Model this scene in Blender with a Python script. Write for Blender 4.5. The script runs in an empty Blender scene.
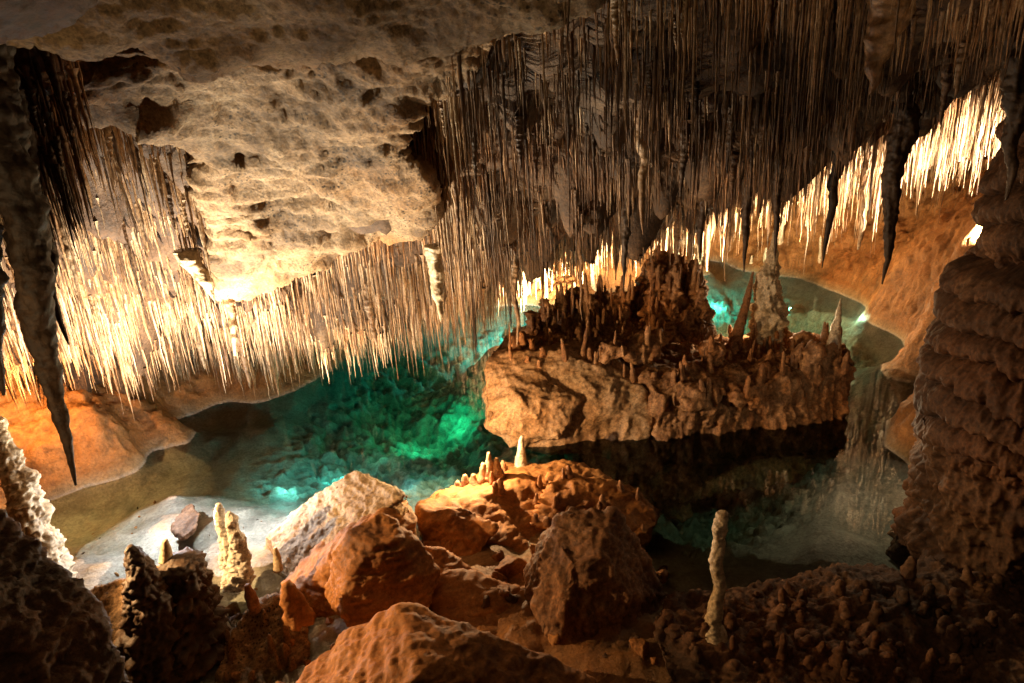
import bpy, bmesh, math, random
import numpy as np
from mathutils import Vector, Matrix
from mathutils.bvhtree import BVHTree

random.seed(7); rng = np.random.default_rng(11)
scn = bpy.context.scene
COL = scn.collection
R = math.radians

# ------------------------------------------------------------------ camera
CAMZ, PITCH, ROLL, FPX = 6.0, R(20), R(3.3), 683.0
fwd = np.array([0, math.cos(PITCH), -math.sin(PITCH)])
r0 = np.array([1., 0, 0]); u0 = np.array([0, math.sin(PITCH), math.cos(PITCH)])
RC = math.cos(ROLL)*r0 - math.sin(ROLL)*u0
UC = math.sin(ROLL)*r0 + math.cos(ROLL)*u0
CAM = np.array([0, 0, CAMZ])
def ray(u, v):
    return fwd + RC*((u-512)/FPX) + UC*((341.5-v)/FPX)
def P(u, v, y):                       # point on the sight line at distance y
    d = ray(u, v); return CAM + d*(y/d[1])
def PZ(u, v, z=0.0):                  # point on the sight line at height z
    d = ray(u, v); return CAM + d*((z-CAMZ)/d[2])
def proj(p):
    q = np.asarray(p, float) - CAM
    f = q@fwd; f = np.where(f < .05, .05, f)
    return 512+FPX*(q@RC)/f, 341.5-FPX*(q@UC)/f, f

cam = bpy.data.cameras.new('camera'); co = bpy.data.objects.new('camera', cam); COL.objects.link(co)
M = Matrix(((RC[0], UC[0], -fwd[0]), (RC[1], UC[1], -fwd[1]), (RC[2], UC[2], -fwd[2]))).to_4x4()
M.translation = Vector(CAM); co.matrix_world = M
cam.sensor_width = 36; cam.lens = FPX/1024*36; cam.clip_end = 500; cam.clip_start = .05
scn.camera = co

# ------------------------------------------------------------------ noise
_perm = np.random.default_rng(3).permutation(256); _perm = np.concatenate([_perm]*3)
_g = np.random.default_rng(4).normal(size=(256, 3)); _g /= np.linalg.norm(_g, axis=1)[:, None]
def perlin(p):
    p = np.asarray(p, float); i = np.floor(p).astype(np.int64); f = p-i; i &= 255
    w = f*f*f*(f*(f*6-15)+10); out = 0
    for a in (0, 1):
        wx = w[:, 0] if a else 1-w[:, 0]
        for b in (0, 1):
            wy = w[:, 1] if b else 1-w[:, 1]
            for c in (0, 1):
                wz = w[:, 2] if c else 1-w[:, 2]
                g = _g[_perm[_perm[_perm[(i[:, 0]+a) & 255]+((i[:, 1]+b) & 255)]+((i[:, 2]+c) & 255)]]
                out = out+wx*wy*wz*(g[:, 0]*(f[:, 0]-a)+g[:, 1]*(f[:, 1]-b)+g[:, 2]*(f[:, 2]-c))
    return out*1.5
def fbm(p, s, o=4, lac=2.1, g=.5, off=0.):
    p = np.asarray(p)*s+off; a = 1; t = 0
    for _ in range(o):
        t = t+a*perlin(p); p = p*lac+17.3; a *= g
    return t
def ridged(p, s, o=4, lac=2.1, g=.5, off=0.):
    p = np.asarray(p)*s+off; a = 1; t = 0
    for _ in range(o):
        t = t+a*(1-2.2*np.abs(perlin(p))); p = p*lac+9.1; a *= g
    return t
def voro(p, s, off=0.):
    """distance to nearest jittered cell point"""
    p = np.asarray(p)*s+off; i = np.floor(p).astype(np.int64); best = np.full(len(p), 9.)
    for a in (-1, 0, 1):
        for b in (-1, 0, 1):
            for c in (-1, 0, 1):
                j = i+np.array([a, b, c]); h = _perm[_perm[_perm[j[:, 0] & 255]+(j[:, 1] & 255)]+(j[:, 2] & 255)]
                q = j+.5+.45*_g[h]-p
                best = np.minimum(best, (q*q).sum(1))
    return np.sqrt(best)
def sstep(a, b, x):
    t = np.clip((x-a)/(b-a), 0, 1); return t*t*(3-2*t)

class RBF:                            # scattered heights, gently smoothed
    def __init__(s, pts, smooth=.05):
        a = np.array(pts, float); s.p = a[:, :2]; n = len(a)
        d = np.linalg.norm(s.p[:, None]-s.p[None], axis=2)
        A = np.zeros((n+3, n+3)); A[:n, :n] = -np.sqrt(d*d+.2)-smooth*0+np.eye(n)*smooth
        Q = np.c_[np.ones(n), s.p]; A[:n, n:] = Q; A[n:, :n] = Q.T
        s.w = np.linalg.solve(A, np.r_[a[:, 2], 0, 0, 0])
    def __call__(s, x, y):
        x = np.asarray(x, float); sh = x.shape; q = np.c_[x.ravel(), np.asarray(y, float).ravel()]
        out = np.empty(len(q))
        for k in range(0, len(q), 60000):
            c = q[k:k+60000]; d2 = ((c[:, None]-s.p[None])**2).sum(2)
            out[k:k+60000] = -np.sqrt(d2+.2)@s.w[:-3]+s.w[-3]+c@s.w[-2:]
        return out.reshape(sh)

# ------------------------------------------------------------------ materials
def rock_mat(name, dark, mid, light, stain=(.42, .17, .04), stain_amt=.35, rough=.75, scale=1., bump=.5, streak=0., fine=1., pits=0., speck=1.):
    m = bpy.data.materials.new(name); m.use_nodes = True; nt = m.node_tree; N = nt.nodes; L = nt.links
    b = N['Principled BSDF']
    geo = N.new('ShaderNodeNewGeometry')
    mp = N.new('ShaderNodeMapping'); L.new(geo.outputs['Position'], mp.inputs['Vector'])
    mp.inputs['Scale'].default_value = (scale, scale, scale*(.14 if streak else 1))
    mi = N.new('ShaderNodeMapping'); L.new(geo.outputs['Position'], mi.inputs['Vector']); mi.inputs['Scale'].default_value = (scale,)*3
    def noise(src, s, d=6, r=.6, dist=0.):
        n = N.new('ShaderNodeTexNoise'); n.inputs['Scale'].default_value = s; n.inputs['Detail'].default_value = d
        n.inputs['Roughness'].default_value = r; n.inputs['Distortion'].default_value = dist
        L.new(src.outputs[0], n.inputs['Vector']); return n
    n1 = noise(mp, 5. if streak else 1.1, 8, .65, .4)
    cr = N.new('ShaderNodeValToRGB'); e = cr.color_ramp.elements
    e[0].position = .33; e[0].color = (*dark, 1); e[1].position = .68; e[1].color = (*light, 1)
    x = e.new(.5); x.color = (*mid, 1)
    L.new(n1.outputs[0], cr.inputs[0])
    n2 = noise(mi, .55, 5, .6)
    mr = N.new('ShaderNodeMapRange'); mr.inputs[1].default_value = .45; mr.inputs[2].default_value = .65; mr.inputs[4].default_value = stain_amt
    L.new(n2.outputs[0], mr.inputs[0])
    mx = N.new('ShaderNodeMix'); mx.data_type = 'RGBA'; mx.inputs[7].default_value = (*stain, 1)
    L.new(mr.outputs[0], mx.inputs[0]); L.new(cr.outputs[0], mx.inputs[6])
    # fine speckle of mineral grain and dark pits
    n3 = noise(mi, 22*fine, 6, .7)
    sp = N.new('ShaderNodeMapRange'); sp.inputs[1].default_value = .35; sp.inputs[2].default_value = .62; sp.inputs[3].default_value = 1-.58*speck; sp.inputs[4].default_value = 1+.18*speck
    L.new(n3.outputs[0], sp.inputs[0])
    mul = N.new('ShaderNodeMix'); mul.data_type = 'RGBA'; mul.blend_type = 'MULTIPLY'; mul.inputs[0].default_value = 1
    L.new(mx.outputs[2], mul.inputs[6]); L.new(sp.outputs[0], mul.inputs[7])
    # cavities go darker, convex edges paler
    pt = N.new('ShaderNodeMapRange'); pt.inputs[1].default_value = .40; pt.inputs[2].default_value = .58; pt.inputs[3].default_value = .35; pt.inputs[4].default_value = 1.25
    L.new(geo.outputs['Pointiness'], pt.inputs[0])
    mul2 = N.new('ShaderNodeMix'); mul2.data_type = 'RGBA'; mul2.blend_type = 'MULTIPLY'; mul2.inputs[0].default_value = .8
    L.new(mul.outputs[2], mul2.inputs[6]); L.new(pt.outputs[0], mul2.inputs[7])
    last = mul2.outputs[2]
    if pits:
        v = N.new('ShaderNodeTexVoronoi'); v.inputs['Scale'].default_value = 9*pits; L.new(mi.outputs[0], v.inputs['Vector'])
        n5 = noise(mi, 1.3, 3, .5)
        pm = N.new('ShaderNodeMapRange'); pm.inputs[1].default_value = .5; pm.inputs[2].default_value = .62; L.new(n5.outputs[0], pm.inputs[0])
        vm = N.new('ShaderNodeMapRange'); vm.inputs[1].default_value = .22; vm.inputs[2].default_value = .34; vm.inputs[3].default_value = .22; L.new(v.outputs[0], vm.inputs[0])
        mm = N.new('ShaderNodeMix'); mm.data_type = 'RGBA'; mm.blend_type = 'MULTIPLY'; L.new(pm.outputs[0], mm.inputs[0]); L.new(last, mm.inputs[6]); L.new(vm.outputs[0], mm.inputs[7]); last = mm.outputs[2]
    L.new(last, b.inputs['Base Color'])
    rr = N.new('ShaderNodeMapRange'); rr.inputs[3].default_value = rough-.25; rr.inputs[4].default_value = min(1, rough+.15); L.new(n3.outputs[0], rr.inputs[0])
    L.new(rr.outputs[0], b.inputs['Roughness']); b.inputs['Specular IOR Level'].default_value = .4
    # relief
    b1 = N.new('ShaderNodeBump'); b1.inputs['Strength'].default_value = bump; b1.inputs['Distance'].default_value = .05
    n4 = noise(mi, 9*fine, 10, .68, .2); L.new(n4.outputs[0], b1.inputs['Height'])
    b2 = N.new('ShaderNodeBump'); b2.inputs['Strength'].default_value = bump*.7; b2.inputs['Distance'].default_value = .012
    n6 = noise(mi, 55*fine, 6, .7); L.new(n6.outputs[0], b2.inputs['Height']); L.new(b1.outputs[0], b2.inputs['Normal'])
    L.new(b2.outputs[0], b.inputs['Normal'])
    return m

MT = {}
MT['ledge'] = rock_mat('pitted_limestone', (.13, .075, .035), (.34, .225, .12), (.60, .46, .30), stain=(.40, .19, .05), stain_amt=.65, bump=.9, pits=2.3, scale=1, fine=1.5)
MT['ceil'] = rock_mat('ceiling_rock', (.03, .017, .009), (.09, .05, .026), (.20, .13, .075), stain=(.16, .07, .02), bump=.8)  # rock colour darkened so gaps between the stalactites look shaded
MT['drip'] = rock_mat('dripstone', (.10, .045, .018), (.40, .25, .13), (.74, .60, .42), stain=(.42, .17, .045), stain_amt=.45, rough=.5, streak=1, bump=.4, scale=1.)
MT['drip_shaded'] = rock_mat('shaded_dripstone', (.022, .013, .008), (.055, .032, .018), (.12, .075, .042), stain=(.13, .055, .02), rough=.6, streak=1, bump=.4)  # shade put into the colour so backlit spikes come out black
MT['drip_mid'] = rock_mat('brown_shaded_dripstone', (.035, .018, .009), (.115, .065, .032), (.30, .19, .105), stain=(.3, .12, .04), rough=.6, streak=1, bump=.5)  # darkened for the backlit near curtain, also mixed in at random
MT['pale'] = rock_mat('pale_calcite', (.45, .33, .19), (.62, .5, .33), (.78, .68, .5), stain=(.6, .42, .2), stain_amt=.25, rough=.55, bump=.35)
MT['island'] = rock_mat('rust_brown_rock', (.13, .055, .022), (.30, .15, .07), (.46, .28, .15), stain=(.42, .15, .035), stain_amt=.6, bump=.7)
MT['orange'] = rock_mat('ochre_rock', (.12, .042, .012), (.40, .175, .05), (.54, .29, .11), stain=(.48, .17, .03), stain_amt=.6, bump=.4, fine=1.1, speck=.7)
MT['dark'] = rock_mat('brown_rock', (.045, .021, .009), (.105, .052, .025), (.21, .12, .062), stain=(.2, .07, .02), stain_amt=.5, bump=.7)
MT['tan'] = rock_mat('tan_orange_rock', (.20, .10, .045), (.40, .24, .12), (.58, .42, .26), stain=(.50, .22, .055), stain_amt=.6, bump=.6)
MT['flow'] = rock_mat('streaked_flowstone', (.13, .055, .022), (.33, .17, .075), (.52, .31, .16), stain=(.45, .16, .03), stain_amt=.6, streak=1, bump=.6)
MT['pale_rock'] = rock_mat('pale_slab_rock', (.25, .16, .09), (.48, .36, .23), (.66, .54, .38), stain=(.5, .28, .1), stain_amt=.5, bump=.6)  # paler rock for the top slab of the tilted boulder
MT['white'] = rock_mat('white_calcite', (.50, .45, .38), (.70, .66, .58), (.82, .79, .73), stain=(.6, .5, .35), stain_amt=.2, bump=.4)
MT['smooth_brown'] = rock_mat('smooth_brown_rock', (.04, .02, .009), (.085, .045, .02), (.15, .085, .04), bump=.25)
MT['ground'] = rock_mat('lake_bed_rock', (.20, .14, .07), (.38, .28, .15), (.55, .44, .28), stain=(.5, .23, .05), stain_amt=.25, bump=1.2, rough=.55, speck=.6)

def add_shore_tint(m):
    """bank above the waterline is iron stained, bed below it is grey-tan silt"""
    nt = m.node_tree; N = nt.nodes; L = nt.links; b = N['Principled BSDF']
    src = b.inputs['Base Color'].links[0].from_socket
    geo = N.new('ShaderNodeNewGeometry'); sx = N.new('ShaderNodeSeparateXYZ'); L.new(geo.outputs['Position'], sx.inputs[0])
    mr = N.new('ShaderNodeMapRange'); mr.inputs[1].default_value = .02; mr.inputs[2].default_value = .25; mr.inputs[4].default_value = .8; L.new(sx.outputs[2], mr.inputs[0])
    mx = N.new('ShaderNodeMix'); mx.data_type = 'RGBA'; mx.blend_type = 'MULTIPLY'; mx.inputs[7].default_value = (1.05, .55, .2, 1)
    L.new(mr.outputs[0], mx.inputs[0]); L.new(src, mx.inputs[6])
    m2 = N.new('ShaderNodeMapRange'); m2.inputs[1].default_value = .06; m2.inputs[2].default_value = -.02; L.new(sx.outputs[2], m2.inputs[0])
    hs = N.new('ShaderNodeHueSaturation'); hs.inputs['Saturation'].default_value = .35; hs.inputs['Value'].default_value = 1.25; L.new(m2.outputs[0], hs.inputs['Fac']); L.new(mx.outputs[2], hs.inputs['Color'])
    L.new(hs.outputs[0], b.inputs['Base Color'])
add_shore_tint(MT['ground'])

def water_mat():
    m = bpy.data.materials.new('clear_lake_water'); m.use_nodes = True; nt = m.node_tree; N = nt.nodes; L = nt.links; N.clear()
    out = N.new('ShaderNodeOutputMaterial'); tr = N.new('ShaderNodeBsdfTransparent'); gl = N.new('ShaderNodeBsdfGlossy'); gl.inputs['Roughness'].default_value = .0
    tr.inputs[0].default_value = (.96, .99, .98, 1)
    fr = N.new('ShaderNodeFresnel'); fr.inputs['IOR'].default_value = 1.33
    mx = N.new('ShaderNodeMixShader'); L.new(fr.outputs[0], mx.inputs[0]); L.new(tr.outputs[0], mx.inputs[1]); L.new(gl.outputs[0], mx.inputs[2])
    geo = N.new('ShaderNodeNewGeometry')
    n = N.new('ShaderNodeTexNoise'); n.inputs['Scale'].default_value = 2.2; n.inputs['Detail'].default_value = 2; L.new(geo.outputs['Position'], n.inputs['Vector'])
    w = N.new('ShaderNodeTexWave'); w.wave_type = 'RINGS'; w.rings_direction = 'Z'; w.inputs['Scale'].default_value = 3.2; w.inputs['Distortion'].default_value = 3; w.inputs['Detail'].default_value = 1
    mp = N.new('ShaderNodeMapping'); mp.inputs['Location'].default_value = (3.5, -13.5, 0); L.new(geo.outputs['Position'], mp.inputs[0]); L.new(mp.outputs[0], w.inputs['Vector'])
    a = N.new('ShaderNodeMath'); a.operation = 'MULTIPLY_ADD'; a.inputs[1].default_value = .12; L.new(w.outputs[1], a.inputs[0]); L.new(n.outputs[0], a.inputs[2])
    bp = N.new('ShaderNodeBump'); bp.inputs['Strength'].default_value = .022; bp.inputs['Distance'].default_value = .03; L.new(a.outputs[0], bp.inputs['Height'])
    L.new(bp.outputs[0], gl.inputs['Normal']); L.new(bp.outputs[0], fr.inputs['Normal'])
    L.new(mx.outputs[0], out.inputs['Surface'])
    ab = N.new('ShaderNodeVolumeAbsorption'); ab.inputs['Color'].default_value = (.15, .82, .72, 1); ab.inputs['Density'].default_value = .33
    L.new(ab.outputs[0], out.inputs['Volume'])
    return m
MT['water'] = water_mat()

# ------------------------------------------------------------------ mesh helpers
def link(name, me, mat, parent=None):
    o = bpy.data.objects.new(name, me); COL.objects.link(o)
    if mat is not None and not me.materials: me.materials.append(mat)
    if parent is not None: o.parent = parent
    return o
def tag(o, label, cat, group=None, kind=None):
    o['label'] = label; o['category'] = cat
    if group: o['group'] = group
    if kind: o['kind'] = kind
    return o
def struct(o): o['kind'] = 'structure'; return o
def mesh_np(name, V, F, smooth=True):
    V = np.asarray(V, np.float32); F = np.asarray(F, np.int32); k = F.shape[1]
    me = bpy.data.meshes.new(name); me.vertices.add(len(V)); me.vertices.foreach_set('co', V.ravel())
    me.loops.add(F.size); me.loops.foreach_set('vertex_index', F.ravel())
    me.polygons.add(len(F)); me.polygons.foreach_set('loop_start', np.arange(0, F.size, k, dtype=np.int32))
    me.update(calc_edges=True); me.validate()
    if smooth: me.polygons.foreach_set('use_smooth', np.ones(len(me.polygons), bool))
    me.update(); return me
def get_vn(me):
    n = len(me.vertices); v = np.empty(n*3, np.float32); me.vertices.foreach_get('co', v)
    nn = np.empty(n*3, np.float32); me.vertices.foreach_get('normal', nn)
    return v.reshape(-1, 3).astype(float), nn.reshape(-1, 3).astype(float)
def set_v(me, v): me.vertices.foreach_set('co', np.asarray(v, np.float32).ravel()); me.update()
BV = []
def bvh_of(me, off=(0, 0, 0)):
    v, _ = get_vn(me); v = v+np.array(off)
    return BVHTree.FromPolygons([tuple(q) for q in v], [tuple(p.vertices) for p in me.polygons])

def hull_part(bm, pts):
    vs = [bm.verts.new(p) for p in pts]
    r = bmesh.ops.convex_hull(bm, input=vs)
    bad = list(set([g for g in r['geom_interior'] if isinstance(g, bmesh.types.BMVert)] + [g for g in r['geom_unused'] if isinstance(g, bmesh.types.BMVert)]))
    if bad: bmesh.ops.delete(bm, geom=bad, context='VERTS')
def remesh(bm, vox, smooth_it=2):
    me = bpy.data.meshes.new('tmp'); bm.to_mesh(me); bm.free()
    o = bpy.data.objects.new('tmp', me); COL.objects.link(o)
    md = o.modifiers.new('r', 'REMESH'); md.mode = 'VOXEL'; md.voxel_size = vox
    if smooth_it:
        s = o.modifiers.new('s', 'SMOOTH'); s.iterations = smooth_it; s.factor = .5
    dg = bpy.context.evaluated_depsgraph_get(); dg.update()
    m2 = bpy.data.meshes.new_from_object(o.evaluated_get(dg))
    bpy.data.objects.remove(o); bpy.data.meshes.remove(me)
    m2.materials.clear()
    m2.polygons.foreach_set('use_smooth', np.ones(len(m2.polygons), bool)); m2.update()
    return m2
def rough_up(me, big=.12, mid=.05, fin=.015, knob=0., sc=1., off=0., facet=0., maxr=None, strat=0., flute=0., cuts=0):
    v, n = get_vn(me)
    if cuts:                          # fracture planes
        g = np.random.default_rng(int(off*10)+5); c = v.mean(0); b0, b1 = v.min(0), v.max(0)
        for _ in range(cuts):
            m = g.normal(size=3); m[2] *= .8; m /= np.linalg.norm(m); t = (v-c)@m; lim_ = np.quantile(t, g.uniform(.90, .985)); v = v-m*(np.maximum(0, t-lim_)*.93)[:, None]
        e0, e1 = v.min(0), v.max(0); v = b0+(v-e0)*(b1-b0)/(e1-e0)
        set_v(me, v); v, n = get_vn(me)
    wv = v+.12*np.c_[fbm(v, 1.7, 2, off=off+3), fbm(v, 1.7, 2, off=off+13), fbm(v, 1.7, 2, off=off+23)]
    d = .75*big*fbm(v, .9*sc, 3, off=off)+.42*mid*(ridged(wv, 1.9*sc, 5, g=.45, off=off+5)-.7)+fin*fbm(v, 12*sc, 4, off=off+9)
    if facet: d = d-facet*(voro(wv, 1.5*sc, off)-.4)
    if flute:
        vertical = 1-np.abs(n[:, 2]); d = d+flute*vertical*(ridged(wv*np.array([1, 1, .22]), 3.2*sc, 4, off=off+60)-.6)
    if strat:
        q = v.copy(); q[:, 2] *= 5; q[:, :2] *= .6; d = d+strat*ridged(q, 1.4*sc, 3, off=off+40)
    if knob:
        msk = sstep(-.3, .35, fbm(v, 1.5, 3, off=off+31))
        k = voro(v, 8*sc, off); d = d+knob*.45*(.5-k*k*1.2)*msk
        k = voro(v, 19*sc, off+8); d = d+knob*.28*(.5-k*k*1.2)*(.4+.6*msk)
    v = v+n*d[:, None]
    set_v(me, v); return me
def rock(name, hulls, mat, vox=.04, parent=None, sm=2, **kw):
    bm = bmesh.new()
    for h in hulls:
        b2 = bmesh.new(); hull_part(b2, [tuple(p) for p in h]); t = bpy.data.meshes.new('t'); b2.to_mesh(t); b2.free(); bm.from_mesh(t); bpy.data.meshes.remove(t)
    me = remesh(bm, vox, sm); me.name = name
    rough_up(me, **kw)
    o = link(name, me, mat, parent)
    return o
def px(pts): return [P(*p) for p in pts]
def blobpts(c, r, n=26, seed=0):
    g = np.random.default_rng(seed); d = g.normal(size=(n, 3)); d /= np.linalg.norm(d, axis=1)[:, None]
    return [np.array(c)+q*np.array(r)*g.uniform(.85, 1.05) for q in d]

def tube(path, rad, sides=14, name='t', bumps=.1, bs=9., tiers=0., seed=0., cap=True, sub=1, flute=0.):
    """tapered dripstone body along a path of 3-D points"""
    path = np.asarray(path, float); rad = np.asarray(rad, float)
    t = np.linspace(0, 1, len(path)); L = np.linalg.norm(np.diff(path, axis=0), axis=1).sum()
    n = max(6, int(sub*L/max(.012, rad.mean()*.28))); n = min(n, 420); tt = np.linspace(0, 1, n)
    c = np.c_[[np.interp(tt, t, path[:, k]) for k in range(3)]].T
    for _ in range(3): c[1:-1] = (c[:-2]+2*c[1:-1]+c[2:])/4
    r = np.interp(tt, t, rad)
    a = np.linspace(0, 2*np.pi, sides, endpoint=False)
    V = c[:, None]+np.stack([np.cos(a)[None]*r[:, None], np.sin(a)[None]*r[:, None], np.zeros((n, sides))], 2)
    rel = V-c[:, None]
    q = V.reshape(-1, 3)/max(.3, 1); rr = np.repeat(r, sides)
    f = 1+bumps*(1.3*fbm(q+seed, bs, 3))
    if flute: f = f+flute*(ridged(q*np.array([1, 1, .18]), 11, 3, off=seed)-.6)
    f = f+bumps*(.55*fbm(q+seed, bs*3, 3)-.5*(voro(q, bs*2.2, seed)-.45))
    if tiers:
        zz = q[:, 2]+.11*fbm(q, 3.5, 3, off=seed); ph = (zz*tiers) % 1.0
        f = f+.13*sstep(0, .3, ph)*(1-ph)**.8-.03+.10*fbm(q*np.array([1, 1, .25]), 26, 2, off=seed+3)
    V = (c[:, None]+rel*f.reshape(n, sides, 1)).reshape(-1, 3)
    F = []
    i = np.arange(n-1)[:, None]*sides; j = np.arange(sides)[None]; k = (j+1) % sides
    F = np.stack([i+j, i+k, i+sides+k, i+sides+j], 2).reshape(-1, 4)
    V = np.r_[V, [c[0]], [c[-1]]]
    tri0 = np.stack([j[0], k[0], np.full(sides, n*sides), np.full(sides, n*sides)], 1)[:, [1, 0, 2, 3]]
    base = (n-1)*sides; tri1 = np.stack([base+j[0], base+k[0], np.full(sides, n*sides+1), np.full(sides, n*sides+1)], 1)
    return V, F, np.r_[tri0, tri1]
def tube_mesh(name, *a, **k):
    V, F, T = tube(*a, **k)
    faces = [tuple(f) for f in F]+[tuple(t[:3]) for t in T]
    me = bpy.data.meshes.new(name); me.from_pydata([tuple(v) for v in V], [], faces)
    me.polygons.foreach_set('use_smooth', np.ones(len(me.polygons), bool)); me.update(); return me

def inside_dist(poly, pts):
    """signed distance to polygon, + inside, and nearest boundary point"""
    poly = np.array(poly, float); x, y = pts[:, 0], pts[:, 1]; ins = np.zeros(len(pts), bool)
    best = np.full(len(pts), 1e9); near = np.zeros((len(pts), 2)); n = len(poly)
    for i in range(n):
        a, b = poly[i], poly[(i+1) % n]
        c = ((a[1] > y) != (b[1] > y)) & (x < (b[0]-a[0])*(y-a[1])/(b[1]-a[1]+1e-12)+a[0]); ins ^= c
        ab = b-a; t = np.clip(((pts-a)@ab)/(ab@ab), 0, 1); q = a+t[:, None]*ab; d = np.linalg.norm(pts-q, axis=1)
        m = d < best; best[m] = d[m]; near[m] = q[m]
    return np.where(ins, best, -best), near
def smooth_poly(poly, n=3):
    p = np.array(poly, float)
    for _ in range(n):
        q = np.roll(p, -1, 0); p = np.stack([.75*p+.25*q, .25*p+.75*q], 1).reshape(-1, 2)
    return p
def relief(name, poly, dpts, mat, thick=1., w=40, B=.5, step=3., wob=6., **kw):
    """a sheet of rock with the given outline and depth, rounded lip and a solid back"""
    poly = smooth_poly(poly, 2); t = np.arange(len(poly)); 
    nn = perlin(np.c_[poly/38., np.zeros(len(poly))]); mm = perlin(np.c_[poly/38., np.ones(len(poly))*7])
    poly = poly+np.c_[nn, mm]*wob
    x0, y0 = poly.min(0)-step; x1, y1 = poly.max(0)+step
    gx = np.arange(x0, x1+step, step); gy = np.arange(y0, y1+step, step); X, Y = np.meshgrid(gx, gy)
    pts = np.c_[X.ravel(), Y.ravel()]; s, near = inside_dist(poly, pts); H, W = X.shape
    ins = (s > 0).reshape(H, W)
    cell = ins[:-1, :-1] | ins[1:, :-1] | ins[:-1, 1:] | ins[1:, 1:]
    use = np.zeros((H, W), bool); use[:-1, :-1] |= cell; use[1:, :-1] |= cell; use[:-1, 1:] |= cell; use[1:, 1:] |= cell
    idx = -np.ones(H*W, int); sel = np.where(use.ravel())[0]; idx[sel] = np.arange(len(sel))
    q = pts[sel].copy(); ss = s[sel]; edge = ss <= 0; q[edge] = near[sel][edge]; ss = np.maximum(ss, 0)
    D = RBF(dpts, .02)(q[:, 0], q[:, 1])
    g = np.clip(ss/w, 0, 1); f = np.sqrt(1-(1-g)**2)
    dirs = fwd+RC*((q[:, :1]-512)/FPX)+UC*((341.5-q[:, 1:])/FPX); dirs /= dirs[:, 1:2]
    vf = CAM+dirs*(D+B*(1-f))[:, None]; vb = CAM+dirs*(D+B+(thick-B)*f)[:, None]
    bi = np.arange(len(sel)); back = np.where(edge, bi, 0); nb = (~edge).sum(); back[~edge] = len(sel)+np.arange(nb)
    V = np.r_[vf, vb[~edge]]
    cy, cx = np.where(cell); a = idx[cy*W+cx]; b = idx[cy*W+cx+1]; c = idx[(cy+1)*W+cx+1]; d = idx[(cy+1)*W+cx]
    F = np.stack([a, d, c, b], 1); G = np.stack([back[a], back[b], back[c], back[d]], 1)
    G = G[~(edge[a] & edge[b] & edge[c] & edge[d])]
    me = mesh_np(name, V, np.r_[F, G]); rough_up(me, **kw)
    return link(name, me, mat)

# ------------------------------------------------------------------ terrain
gp = []
def gz(u, v, z): q = PZ(u, v, z); gp.append((q[0], q[1], z))
for u, v in [(5, 515), (35, 502), (70, 492), (101, 480), (145, 451), (170, 425), (220, 403), (281, 395), (338, 365), (360, 350)]: gz(u, v, 0.)       # left shore
for u, v, z in [(0, 440, 1.0), (50, 420, 1.1), (100, 410, 1.1), (150, 405, .75), (200, 385, .45), (260, 377, .4), (320, 352, .35), (40, 470, .5), (90, 455, .5)]: gz(u, v, z)
for x, y, z in [(-11, 8, 3.5), (-9, 14, 3.2), (-7, 16, 3.), (-12, 12, 4), (-5, 18, 2.2), (-3, 20, 1.6), (-2.6, 18, .5), (-9, 4, 2.5), (-14, 18, 5)]: gp.append((x, y, z))
for u, v in [(495, 345), (545, 308), (600, 298), (650, 290), (700, 276), (745, 272), (790, 277), (830, 290), (865, 308), (895, 335), (912, 358), (925, 385)]: gz(u, v, 0.)
for u, v, z in [(965, 232, 2.9), (960, 258, 2.1), (900, 262, 1.5), (840, 262, .7), (930, 310, 1.2), (1000, 290, 2.6), (780, 262, .4), (880, 300, .55), (700, 258, .5), (560, 290, .5), (620, 280, .4)]: gz(u, v, z)
for x, y, z in [(15, 18, 5.), (0, 23, 3.0), (5, 26, 3.), (9, 26, 3.8), (14, 22, 5), (14, 14, 5), (12, 10, 1.2), (11, 7, 1.5), (-4, 24, 4), (16, 28, 7), (0, 30, 6), (-14, 28, 7)]: gp.append((x, y, z))
for u, v, z in [(200, 470, -.25), (280, 430, -.3), (120, 520, -.35), (340, 400, -.5), (330, 450, -1.0), (400, 420, -1.4), (450, 390, -1.3), (300, 500, -.7), (390, 460, -1.2), (440, 450, -1.7), (500, 380, -1.2), (520, 330, -.6),
                (150, 505, -.12), (190, 515, -.03), (250, 525, -.03), (215, 560, -.02), (140, 560, -.08), (300, 525, -.05), (90, 545, -.25), (220, 600, -.15),
                (730, 300, -.8), (800, 300, -.45), (850, 330, -.5), (870, 370, -.35), (700, 290, -.8), (870, 430, -.25), (850, 480, -.15), (850, 540, -.15), (835, 510, -.22), (870, 590, -.2), (760, 520, -1.9), (700, 560, -1.6), (740, 480, -2.0), (905, 420, -.05), (640, 330, -1), (600, 500, -.8), (480, 470, -1.3)]: gz(u, v, z)
for x, y, z in [(0, 6, .25), (-1.5, 6.6, .2), (-.2, 7.6, .12), (1, 6.4, .2), (.4, 8.6, .02), (-1.2, 7.9, .05), (1.2, 7.6, .0), (-3, 6, -.1), (-5, 5.5, .3), (4, 6.5, -.2), (7, 7, -.3), (0, 3, -.3), (-7, 4, 1.5), (5, 3, .5), (0, 0, 0), (-9, 0, 2), (9, 0, 2), (9.5, 12, .1), (8.5, 9.5, -.2), (5, 8.3, -.35), (6, 9.5, -.3), (6.5, 11, -.25), (8, 11, -.2), (7.6, 12.4, -.2), (5, 7, -.4)]: gp.append((x, y, z))
GR = RBF(gp, .03)
def G(x, y):
    z = GR(x, y); p = np.c_[np.ravel(x), np.ravel(y), np.ravel(z)*0]
    up = sstep(-.1, .6, z.ravel())
    n = .10*fbm(p, .8, 4, off=3)*(.5+.9*up)+.05*(ridged(p, 2.1, 4, off=8)-.6)*(.35+up)+.01*fbm(p, 11, 3)
    return z+n.reshape(np.shape(z))
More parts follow.
